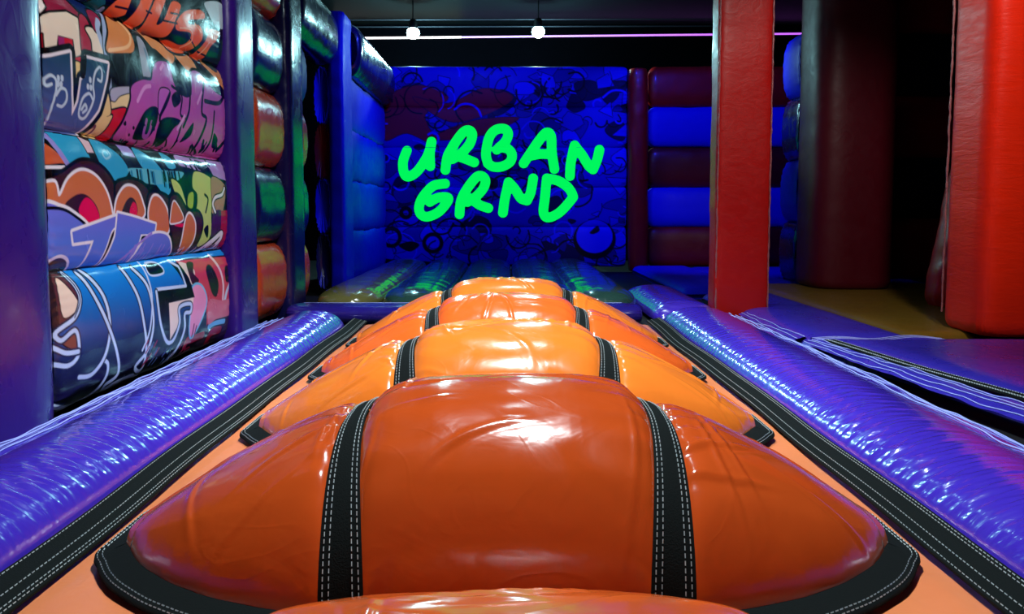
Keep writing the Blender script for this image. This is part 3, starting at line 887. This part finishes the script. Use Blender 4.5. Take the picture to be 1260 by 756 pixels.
    for q in (c5(128, 60, 160, 120, 170, 180, 142, 256, 62, 320, 82, 358, 142, 312, 160, 368, 154, 430, 110, 470, 30, 458),
              c5(30, 374, 96, 412, 158, 406), c5(10, 622, 100, 655, 180, 642, 256, 590, 292, 520, 294, 462, 272, 442),
              c5(164, 520, 226, 506, 280, 420, 300, 290, 272, 150, 210, 50), c5(188, 60, 236, 160, 290, 285, 330, 400, 348, 505, 302, 556, 310, 574, 360, 540, 430, 512, 470, 520),
              c5(372, 36, 424, 160, 452, 300, 462, 400, 456, 490, 424, 472, 470, 396, 492, 270, 470, 120, 420, 36)):
        g.line(q, DL, 0.011, edge=(16, 30, 60), clip=R1)
    g.line(c5(128, 60, 160, 120, 170, 180, 142, 256), (20, 30, 60), 0.004, clip=R1)
    # red/pink right end
    g.poly(c6(190, 100, 520, 70, 540, 640, 300, 660, 350, 560, 340, 350, 262, 240), (206, 62, 86), BK, 0.01, smooth=False, clip=R1)
    g.poly(c6(200, 112, 244, 118, 280, 160, 262, 240, 240, 200), (226, 206, 196), None, clip=R1)
    g.poly(c6(240, 120, 280, 110, 272, 170, 300, 214, 262, 240), (60, 24, 30), None, clip=R1)
    g.poly(c6(346, 160, 372, 126, 412, 222, 402, 304, 372, 280), (36, 22, 30), (140, 30, 50), 0.006, clip=R1)
    g.poly(c6(452, 150, 470, 130, 496, 200, 458, 220), (36, 22, 30), (140, 30, 50), 0.006, clip=R1)
    g.line(c6(384, 70, 425, 150, 440, 240, 436, 340), (240, 200, 206), 0.014, clip=R1)
    g.line(c6(446, 340, 462, 270, 490, 222, 512, 250), (206, 214, 230), 0.018, clip=R1)
    g.poly(c6(350, 470, 420, 430, 540, 400, 540, 660, 300, 680), (58, 40, 54), None, clip=R1)
    g.poly(c6(356, 330, 430, 330, 500, 320, 505, 400, 400, 440, 356, 470), (216, 110, 130), None, clip=R1)
    g.line(c6(360, 486, 400, 462, 450, 450), (110, 180, 226), 0.018, clip=R1)
    g.line(c6(430, 500, 380, 520, 366, 590, 400, 590), (156, 22, 50), 0.03, edge=BK, clip=R1)
    g.line(c6(332, 530, 270, 556, 236, 570, 230, 630, 262, 620), (156, 22, 56), 0.026, edge=BK, clip=R1)
    g.poly(c6(262, 258, 312, 248, 342, 330, 312, 440, 262, 540, 246, 500, 250, 400), (238, 146, 186), (120, 190, 226), 0.016, clip=R1)
    g.line(c6(270, 470, 262, 540), (120, 30, 70), 0.008, clip=R1); g.line(c6(285, 480, 276, 540), (120, 30, 70), 0.008, clip=R1)
    g.poly(c6(150, 104, 196, 112, 244, 200, 272, 312, 122, 346, 132, 560, 66, 470, 46, 282, 60, 262, 222, 246), BK, None, smooth=False, clip=R1)
    g.poly(c6(122, 346, 266, 314, 262, 350, 182, 368, 180, 470, 132, 560), (240, 214, 200), None, smooth=False, clip=R1)
    g.poly(c6(24, 124, 80, 116, 104, 164, 30, 178), BK, DL, 0.012, clip=R1)
    g.line(c6(52, 266, 224, 246, 192, 132, 150, 100), DL, 0.010, smooth=False, clip=R1)
    g.line(c6(50, 280, 74, 466, 112, 568, 152, 562, 186, 460, 184, 372, 248, 350, 248, 396, 216, 410, 216, 500, 180, 620, 120, 700), DL, 0.012, edge=(20, 40, 70), clip=R1)
    g.line(c6(-8, 110, 10, 200, 24, 330, 10, 500, -30, 620), DL, 0.008, clip=R1)
    for k in range(34):
        x, y = rng.uniform(0, 240), rng.uniform(560, 680)
        g.line(c6(x, y, x - 18, y + 40), ((8, 8, 16), (70, 90, 140), (150, 40, 70))[k % 3], 0.005, clip=R1)
    return g.c


# ------------------------------------------------------------------ walls of stacked tubes
ROW = 0.68
ROWS = [(0.02 + ROW * k, 0.02 + ROW * (k + 1)) for k in range(5)]


def row_wall(name, p0, p1, out, mats, label, cat='inflatable wall', group=None, depth=0.16, rows=None, z0=0.02, rh=ROW, nl=40, na=56, endr=0.10, end=0.7, seed=1):
    """five stacked tubes between p0 and p1 (plan points); out = direction they face"""
    p0, p1 = np.array([*p0, 0.0]), np.array([*p1, 0.0])
    t_ = thing(name, ((p0[0] + p1[0]) / 2, (p0[1] + p1[1]) / 2, -0.08), label, cat, group)
    for k, m in enumerate(mats):
        zc = z0 + rh * (k + 0.5)
        pillow('wall_tube', p0 + UP * zc, p1 + UP * zc, np.array([*out, 0.0]), UP, depth, rh / 2 + 0.004, M[m], t_, e=2.5, nl=nl, na=na,
               endr=endr, end=end, seed=seed + k, wr=0.004, pleat=0.005)
    return t_


# graffiti wall: the visible rows carry the print on a fine skin
gy0, gy1 = 3.40, 5.57
gw = thing('graffiti_wall', (WX - 0.1, (gy0 + gy1) / 2, -0.08), 'inflatable wall printed with colourful graffiti letters beside the left purple column', 'inflatable wall')
yl = np.concatenate([np.linspace(gy0, gy1, 470)])
for k, (za, zb_) in enumerate(ROWS):
    fine = k < 4
    a = even_ang(3.2, 190 if fine else 30)
    zc = (za + zb_) / 2
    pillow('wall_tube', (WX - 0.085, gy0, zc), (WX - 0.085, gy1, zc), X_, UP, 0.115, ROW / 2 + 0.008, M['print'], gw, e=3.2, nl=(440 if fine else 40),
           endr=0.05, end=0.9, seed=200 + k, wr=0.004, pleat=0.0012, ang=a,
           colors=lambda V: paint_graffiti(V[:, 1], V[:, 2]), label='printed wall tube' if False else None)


def column(name, x0, x1, y0, y1, z1, mat, label, group='inflatable columns', e=6.0, seed=1, z0=-0.08, piping=None, nl=70, wr=0.004, lean=0.0, cap=True):
    t_ = thing(name, ((x0 + x1) / 2, (y0 + y1) / 2, z0), label, 'inflatable column', group)
    xc, yc = (x0 + x1) / 2, (y0 + y1) / 2
    pillow('column_skin', (xc, yc, z0), (xc + lean, yc, z1), X_, Y_, (x1 - x0) / 2, (y1 - y0) / 2, M[mat], t_, e=e, nl=nl, na=96, endr=0.10, end=0.86, seed=seed, wr=wr, pleat=0.004)
    for px, py in piping or ():
        z = np.linspace(z0 + 0.12, z1 - 0.1, 160)
        f = (z - z0) / (z1 - z0)
        r = 0.008 + 0.002 * np.sin(z * 37 + 3 * np.sin(z * 11)) + 0.001 * np.sin(z * 91)
        an = np.linspace(0, 2 * PI, 8, endpoint=False)
        jx = 0.002 * np.sin(z * 23 + 2 * np.sin(z * 7)); jy = 0.002 * np.cos(z * 19)
        V = np.stack([px + lean * f[:, None] + jx[:, None] + r[:, None] * np.cos(an), py + jy[:, None] + r[:, None] * np.sin(an), np.repeat(z[:, None], 8, 1)], -1).reshape(-1, 3)
        build('seam_piping', V, grid_faces(160, 8, True), M['seam'], t_, label='crinkled seam piping, its highlight put into the pale colour')
    return t_


WALLTOP = 3.42
column('inflatable_column', -2.62, -2.07, 2.72, 3.43, WALLTOP, 'purple', 'wide purple column at the left edge in front of the graffiti wall', seed=3, e=3.6)
column('inflatable_column', -2.56, -2.06, 5.58, 6.10, WALLTOP, 'purple', 'narrow purple column just behind the graffiti wall', seed=4)
row_wall('striped_tube_wall', (WX - 0.10, 6.11), (WX - 0.10, 6.92), X_[:2], ['orange_wall', 'navy', 'orange_wall', 'navy', 'orange_wall'], 'short wall of bulging rust orange and navy tubes between two columns on the left', seed=50, depth=0.18, endr=0.10, end=0.82)
column('inflatable_column', -2.50, -2.03, 6.92, 7.42, WALLTOP, 'navy', 'near black navy column behind the rust orange striped tubes', seed=6)
row_wall('striped_tube_wall', (WX - 0.10, 7.42), (WX - 0.10, 7.80), X_[:2], ['orange_wall', 'navy', 'orange_wall', 'blue'], 'sliver of striped tubes at the near side of the dark left opening', seed=55, depth=0.17, endr=0.12, end=0.5, nl=16)
tb = thing('top_beam', (WX, 8.4, 2.7), 'glossy blue beam bridging the dark opening high on the left', 'inflatable beam')
pillow('beam_skin', (WX - 0.10, 7.42, 3.08), (WX - 0.10, 9.05, 3.08), X_, UP, 0.22, 0.34, M['navy'], tb, e=2.4, nl=50, endr=0.14, seed=9, wr=0.006)
row_wall('striped_tube_wall', (-2.28, 9.06), (-2.28, 9.30), X_[:2], ['navy', 'blue', 'red_dark', 'blue'], 'narrow maroon and blue tube ends at the far side of the dark left opening', seed=58, depth=0.09, endr=0.04, end=0.96, nl=16)
column('inflatable_column', -2.20, -2.00, 9.05, 9.6, WALLTOP, 'blue', 'bright blue lit column beyond the dark opening on the left', seed=8)
row_wall('blue_wall', (-2.10, 9.6), (-2.10, 12.45), X_[:2], ['blue', 'blue', 'blue', 'blue'], 'plain blue wall between the blue column and the sign wall', seed=70, depth=0.05, nl=60)
tb = thing('top_beam', (WX, 11.1, 2.7), 'glossy blue top beam running back to the sign wall corner', 'inflatable beam')
pillow('beam_skin', (-2.10, 9.6, 3.08), (-2.10, 12.5, 3.08), X_, UP, 0.22, 0.345, M['navy'], tb, e=2.4, nl=60, endr=0.14, seed=19, wr=0.008)

# ------------------------------------------------------------------ sign wall
SY = 12.62
sw = thing('sign_wall', (0, SY, -0.08), 'blue lit back wall printed with dark graffiti and glowing green lettering', 'inflatable wall')


def paint_back(A, B):
    g = Print(A, B, (16, 14, 180))
    g.soft = 0.012
    r = np.random.RandomState(21)
    tones = [(20, 18, 205), (10, 8, 118), (24, 22, 216), (16, 14, 170), (12, 10, 140), (5, 4, 60)]
    for k in range(190):
        x, z = r.uniform(-2.2, 2.1), r.uniform(0, 3.4)
        n = r.randint(3, 7); a0 = r.rand() * 6.28; rad = r.uniform(.06, .30)
        pts = [(x + rad * r.uniform(.4, 1.4) * math.cos(a0 + 6.28 * i / n), z + 0.7 * rad * r.uniform(.4, 1.4) * math.sin(a0 + 6.28 * i / n)) for i in range(n)]
        g.poly(pts, tones[k % 6], (4, 3, 40), 0.012, smooth=k % 3 > 0)
    for q in ([(-2.1, 2.2), (-2.0, 2.9), (-1.5, 3.1), (-1.0, 2.9), (-1.4, 2.6), (-1.2, 2.1), (-1.7, 2.3)], [(-1.6, 2.9), (-1.0, 2.5), (-.4, 2.6), (.1, 2.9), (-.4, 3.05), (-1, 2.8)],
              [(-1.3, 2.2), (-.6, 2.5), (.2, 2.55), (-.5, 2.25)]):
        g.poly(q, (150, 26, 46), (40, 8, 50), 0.012)
    for k in range(170):
        x, z = r.uniform(-2.1, 2.0), r.uniform(0.05, 3.35)
        a0, rad, sp = r.rand() * 6.28, r.uniform(.05, .30), r.uniform(1.5, 4.5)
        pts = [(x + rad * math.cos(a0 + sp * t), z + rad * math.sin(a0 + sp * t)) for t in np.linspace(0, 1, 6)]
        g.line(pts, (6, 4, 22) if k % 4 else (26, 26, 226), r.uniform(.006, .018))
    def px(*q): return [on_y(x, y, SY - 0.08) for x, y in zip(q[0::2], q[1::2])]
    # the pale round spot at lower right and the small rings at lower left
    cx, cz = on_y(731, 291, SY)
    rr = 0.31
    ring = lambda R, ex=0, ez=0: [(cx + ex + R * math.cos(t), cz + ez + 0.92 * R * math.sin(t)) for t in np.linspace(0, 2 * PI, 12, endpoint=False)]
    g.poly(ring(0.37, 0, -0.05), (4, 4, 20))
    g.poly(ring(rr), (26, 26, 222))
    g.poly(px(726, 286, 730, 282, 736, 278, 738, 284, 732, 288, 727, 288), (4, 4, 20))
    for x, y, R in ((482, 292, .15), (533, 299, .15), (500, 262, .08)):
        ux, uz = on_y(x, y, SY)
        g.line([(ux + R * math.cos(t), uz + R * math.sin(t)) for t in np.linspace(0, 2 * PI, 10, endpoint=False)], (4, 4, 18), 0.035, closed=True)
    g.poly(px(490, 302, 506, 297, 516, 302, 504, 310), (4, 4, 18))
    g.line(px(462, 322, 520, 326, 620, 330, 700, 326), (6, 6, 24), 0.06)
    return g.c


BUL = 0.10


def sign_front(z):
    """wall face y at height z (the rows bulge a little)"""
    k = np.clip(np.floor((z - 0.02) / ROW), 0, 4)
    u = (z - 0.02 - ROW * (k + 0.5)) / (ROW / 2)
    return SY - 0.06 * np.clip(1 - np.abs(u) ** 2.6, 0, 1) ** (1 / 2.6)


for k, (za, zb_) in enumerate(ROWS):
    a = even_ang(2.6, 80)
    pillow('wall_tube', (-2.24, SY, (za + zb_) / 2), (2.04, SY, (za + zb_) / 2), -Y_, UP, 0.06, ROW / 2 + 0.006, M['print_wall'], sw, e=2.6, nl=300, endr=0.10, end=0.85,
           seed=90 + k, wr=0.0015, pleat=0.003, ang=a, colors=lambda V: paint_back(V[:, 0], V[:, 2]))


def lettering():
    cc = lambda *q: [on_y(460 + x / 3.4375, 130 + y / 3.4375, SY - 0.1) for x, y in zip(q[0::2], q[1::2])]
    glyphs = [
        [cc(138, 190, 122, 240, 128, 288, 148, 300, 186, 274, 226, 212, 243, 152), cc(243, 152, 236, 200, 238, 256)],                                      # U
        [cc(302, 272, 312, 212, 342, 158, 378, 112, 402, 104, 416, 122, 404, 162, 366, 204, 332, 226), cc(350, 212, 390, 226, 424, 240)],                       # R
        [cc(482, 244, 474, 200, 488, 134, 516, 102, 552, 98, 568, 118, 556, 152, 520, 186), cc(530, 176, 566, 182, 584, 206, 576, 238, 540, 258, 504, 258, 482, 244)],  # B
        [cc(634, 244, 660, 204, 700, 146, 730, 114, 750, 130, 754, 200, 764, 268), cc(664, 212, 706, 204, 752, 206)],                                       # A
        [cc(830, 298, 834, 240, 850, 168), cc(850, 168, 880, 206, 908, 252, 928, 270), cc(928, 270, 944, 232, 956, 186)],                                  # N
        [cc(300, 330, 250, 340, 208, 384, 190, 430, 200, 462, 230, 470, 276, 448, 312, 404, 308, 388, 270, 390, 236, 408)],                                # G
        [cc(362, 460, 368, 404, 392, 354, 432, 304, 456, 298, 472, 318, 460, 354, 426, 390, 396, 408), cc(412, 394, 446, 420, 484, 434)],                       # R
        [cc(546, 454, 554, 396, 570, 324), cc(570, 324, 596, 352, 622, 392, 648, 402), cc(648, 402, 664, 366, 674, 308)],                                  # N
        [cc(732, 308, 724, 390, 718, 452, 738, 474, 786, 452, 836, 398, 842, 380, 822, 346, 780, 318, 732, 308)],                                              # D
    ]
    HW = 0.083
    for gl in glyphs:
        segs = []
        for s in gl:
            c = Print.curve(s, False, 6)
            segs += [(c[i], c[i + 1]) for i in range(len(c) - 1)]
        allp = np.array([p for s in segs for p in s])
        h = 0.011
        xs = np.arange(allp[:, 0].min() - HW - 2 * h, allp[:, 0].max() + HW + 2 * h, h)
        zs = np.arange(allp[:, 1].min() - HW - 2 * h, allp[:, 1].max() + HW + 2 * h, h)
        Xg, Zg = np.meshgrid(xs, zs, indexing='ij')

        def sdf(x, z):
            d = np.full(x.shape, 9.0)
            for (x0, z0), (x1, z1) in segs:
                dx, dz = x1 - x0, z1 - z0
                t = np.clip(((x - x0) * dx + (z - z0) * dz) / (dx * dx + dz * dz + 1e-12), 0, 1)
                d = np.minimum(d, np.hypot(x - x0 - t * dx, z - z0 - t * dz))
            return d - HW
        D = sdf(Xg, Zg)
        keep = (D[:-1, :-1] < 0) | (D[1:, :-1] < 0) | (D[:-1, 1:] < 0) | (D[1:, 1:] < 0)
        # vertices just outside slide onto the outline
        out = D > 0
        x, z = Xg.copy(), Zg.copy()
        for _ in range(3):
            d0 = sdf(x, z); gx = (sdf(x + 1e-3, z) - d0) / 1e-3; gz = (sdf(x, z + 1e-3) - d0) / 1e-3
            x = np.where(out, x - np.clip(d0, -h, 2 * h) * gx, x); z = np.where(out, z - np.clip(d0, -h, 2 * h) * gz, z)
        nz = len(zs)
        I, J = np.nonzero(keep)
        a = I * nz + J
        F = np.stack([a, a + nz, a + nz + 1, a + 1], 1)
        used, inv = np.unique(F, return_inverse=True)
        V = np.stack([x.ravel()[used], sign_front(z.ravel()[used]) - 0.012, z.ravel()[used]], 1)
        build('letter', V, inv.reshape(-1, 4), M['letter'], sw, label='glowing green brush letter')


lettering()

# red wedge in the corner and the striped back wall
wd = thing('corner_wedge', (2.22, SY, -0.08), 'thin dark red upright wedge between the sign wall and the striped wall', 'inflatable column')
pillow('wedge_skin', (2.24, SY - 0.12, -0.05), (2.20, SY - 0.12, 3.36), X_, Y_, 0.17, 0.16, M['red'], wd, e=2.6, nl=60, endr=0.2, end=0.8, seed=41, wr=0.012)
row_wall('striped_wall', (2.40, SY), (5.7, SY), -Y_[:2], ['red_dark', 'blue', 'red_dark', 'blue', 'red'], 'back wall of stacked red and blue tubes right of the green lettering', seed=100, depth=0.14, nl=60, endr=0.14, end=0.6)

# ------------------------------------------------------------------ right hand columns
column('inflatable_column', 1.97, 2.49, 6.90, 7.18, 3.75, 'red', 'red pillar standing right of the lane before the striped wall', seed=14, e=7, piping=[(1.985, 6.92), (2.475, 6.91)], nl=110)
column('inflatable_column', 3.66, 4.66, 8.62, 9.5, 3.9, 'maroon', 'dark maroon column behind the mustard mat', z0=0.05, seed=16, e=3.2, nl=90)
column('inflatable_column', 3.53, 4.34, 5.36, 5.95, 3.6, 'red_orange', 'bright scarlet column at the right edge', z0=0.05, seed=18, e=6, piping=[(3.545, 5.93)], nl=110, lean=0.02)
row_wall('striped_tube_wall', (3.90, 9.54), (3.90, 10.1), -X_[:2], ['navy', 'blue', 'navy', 'blue'], 'blue and navy tube ends against the left side of the maroon column', seed=120, depth=0.15, rh=0.82, endr=0.05, end=0.9, nl=16)
row_wall('striped_tube_wall', (4.30, 9.70), (6.6, 9.70), -Y_[:2], ['red_dark', 'black_vinyl', 'red_dark', 'black_vinyl', 'red_dark'], 'dim wall of dark red and black tubes deep in the right doorway', seed=130, depth=0.14, z0=0.08, rh=0.80, nl=40)
lp = thing('leaning_pad', (4.6, 7.3, 0.05), 'crinkled red pad leaning behind the scarlet column in the doorway', 'inflatable pad')
pillow('pad_skin', (4.42, 7.2, 0.02), (4.75, 7.2, 1.75), X_, Y_, 0.28, 0.22, M['red'], lp, e=3, nl=60, endr=0.3, end=0.5, seed=44, wr=0.02, pleat=0.015)


# ------------------------------------------------------------------ ceiling lamps, conduits, LED strip
def lathe(name, loc, prof, mat, parent, n=20):
    an = np.linspace(0, 2 * PI, n, endpoint=False)
    V = np.array([[loc[0] + r * math.cos(a), loc[1] + r * math.sin(a), loc[2] + z] for r, z in prof for a in an])
    F = [tuple(f) for f in grid_faces(len(prof), n, True)]
    return build(name, V, F, mat, parent)


def spot_lamp(x, y, z, power, label, r=0.06, cone=None, color=COOL):
    t_ = thing('ceiling_lamp', (x, y, CEIL), label, 'lamp', 'spot lamps under the ceiling')
    lathe('lamp_stem', (x, y, z), [(0.012, CEIL - z), (0.012, 0.16)], M['lamp_body'], t_, 8)
    lathe('lamp_body', (x, y, z), [(0.001, 0.17), (0.05, 0.165), (0.075, 0.12), (0.085, 0.02), (0.085, 0.0), (0.07, 0.0)], M['lamp_body'], t_)
    lathe('lens', (x, y, z), [(0.082, 0.004), (0.11, -0.03), (0.12, -0.08), (0.10, -0.14), (0.05, -0.175), (0.001, -0.18)], M['lens'], t_)
    if cone:
        light('lamp_light', 'SPOT', (x, y, z - 0.32), power, color, r, (x, y + 0.5, 0), cone, 0.8)
    else:
        light('lamp_light', 'POINT', (x, y, z - 0.32), power, color, r)
    return t_


spot_lamp(-1.72, 13.6, 4.30, 300, 'bright white lamp under the ceiling, left of the two over the sign wall', color=CYAN)
spot_lamp(0.57, 13.6, 4.32, 180, 'white lamp under the ceiling, right of the two over the sign wall', color=CYAN)
spot_lamp(0.14, 2.5, 4.60, 1000, 'lamp hanging over the foreground humps, above the picture', 0.12, 82)
spot_lamp(0.12, 4.6, 4.60, 700, 'lamp hanging over the middle of the lane, above the picture', 0.12, 82)
spot_lamp(0.10, 7.4, 4.60, 300, 'lamp hanging over the far end of the lane, above the picture', 0.12, 82)


def tube_along(name, P, r, mat, parent=None, kind=None, label=None):
    P = np.asarray(P, float); an = np.linspace(0, 2 * PI, 8, endpoint=False)
    T = np.gradient(P, axis=0); T /= np.linalg.norm(T, axis=1)[:, None]
    A = np.cross(T, UP + 0.001 * Y_); A /= np.linalg.norm(A, axis=1)[:, None]; Bn = np.cross(A, T)
    V = (P[:, None] + r * (np.cos(an)[None, :, None] * A[:, None] + np.sin(an)[None, :, None] * Bn[:, None])).reshape(-1, 3)
    return build(name, V, grid_faces(len(P), 8, True), mat, parent, kind=kind, label=label)


ln = lambda a, b, n=12: np.linspace(a, b, n)
tube_along('trim_1', ln((-3.4, 14.7, 4.60), (4.2, 14.7, 4.62)), 0.014, M['pipe'], kind='structure')
tube_along('trim_2', ln((-3.4, 14.4, 4.66), (4.2, 14.4, 4.68)), 0.012, M['pipe'], kind='structure')
tube_along('trim_3', ln((1.2, 13.2, 4.78), (2.4, 13.2, 4.78)), 0.012, M['pipe'], kind='structure')
led = thing('led_strip', (0, 15.4, 4.6), 'thin violet light strip running across the top of the black back wall', 'light strip')
tube_along('strip', ln((-0.95, 15.482, 4.585), (6.4, 15.482, 4.66), 40), 0.020, M['led'], led)
tube_along('strip', ln((-3.6, 15.482, 4.56), (-0.95, 15.482, 4.585), 20), 0.024, M['led_warm'], led, label='paler left end of the light strip')
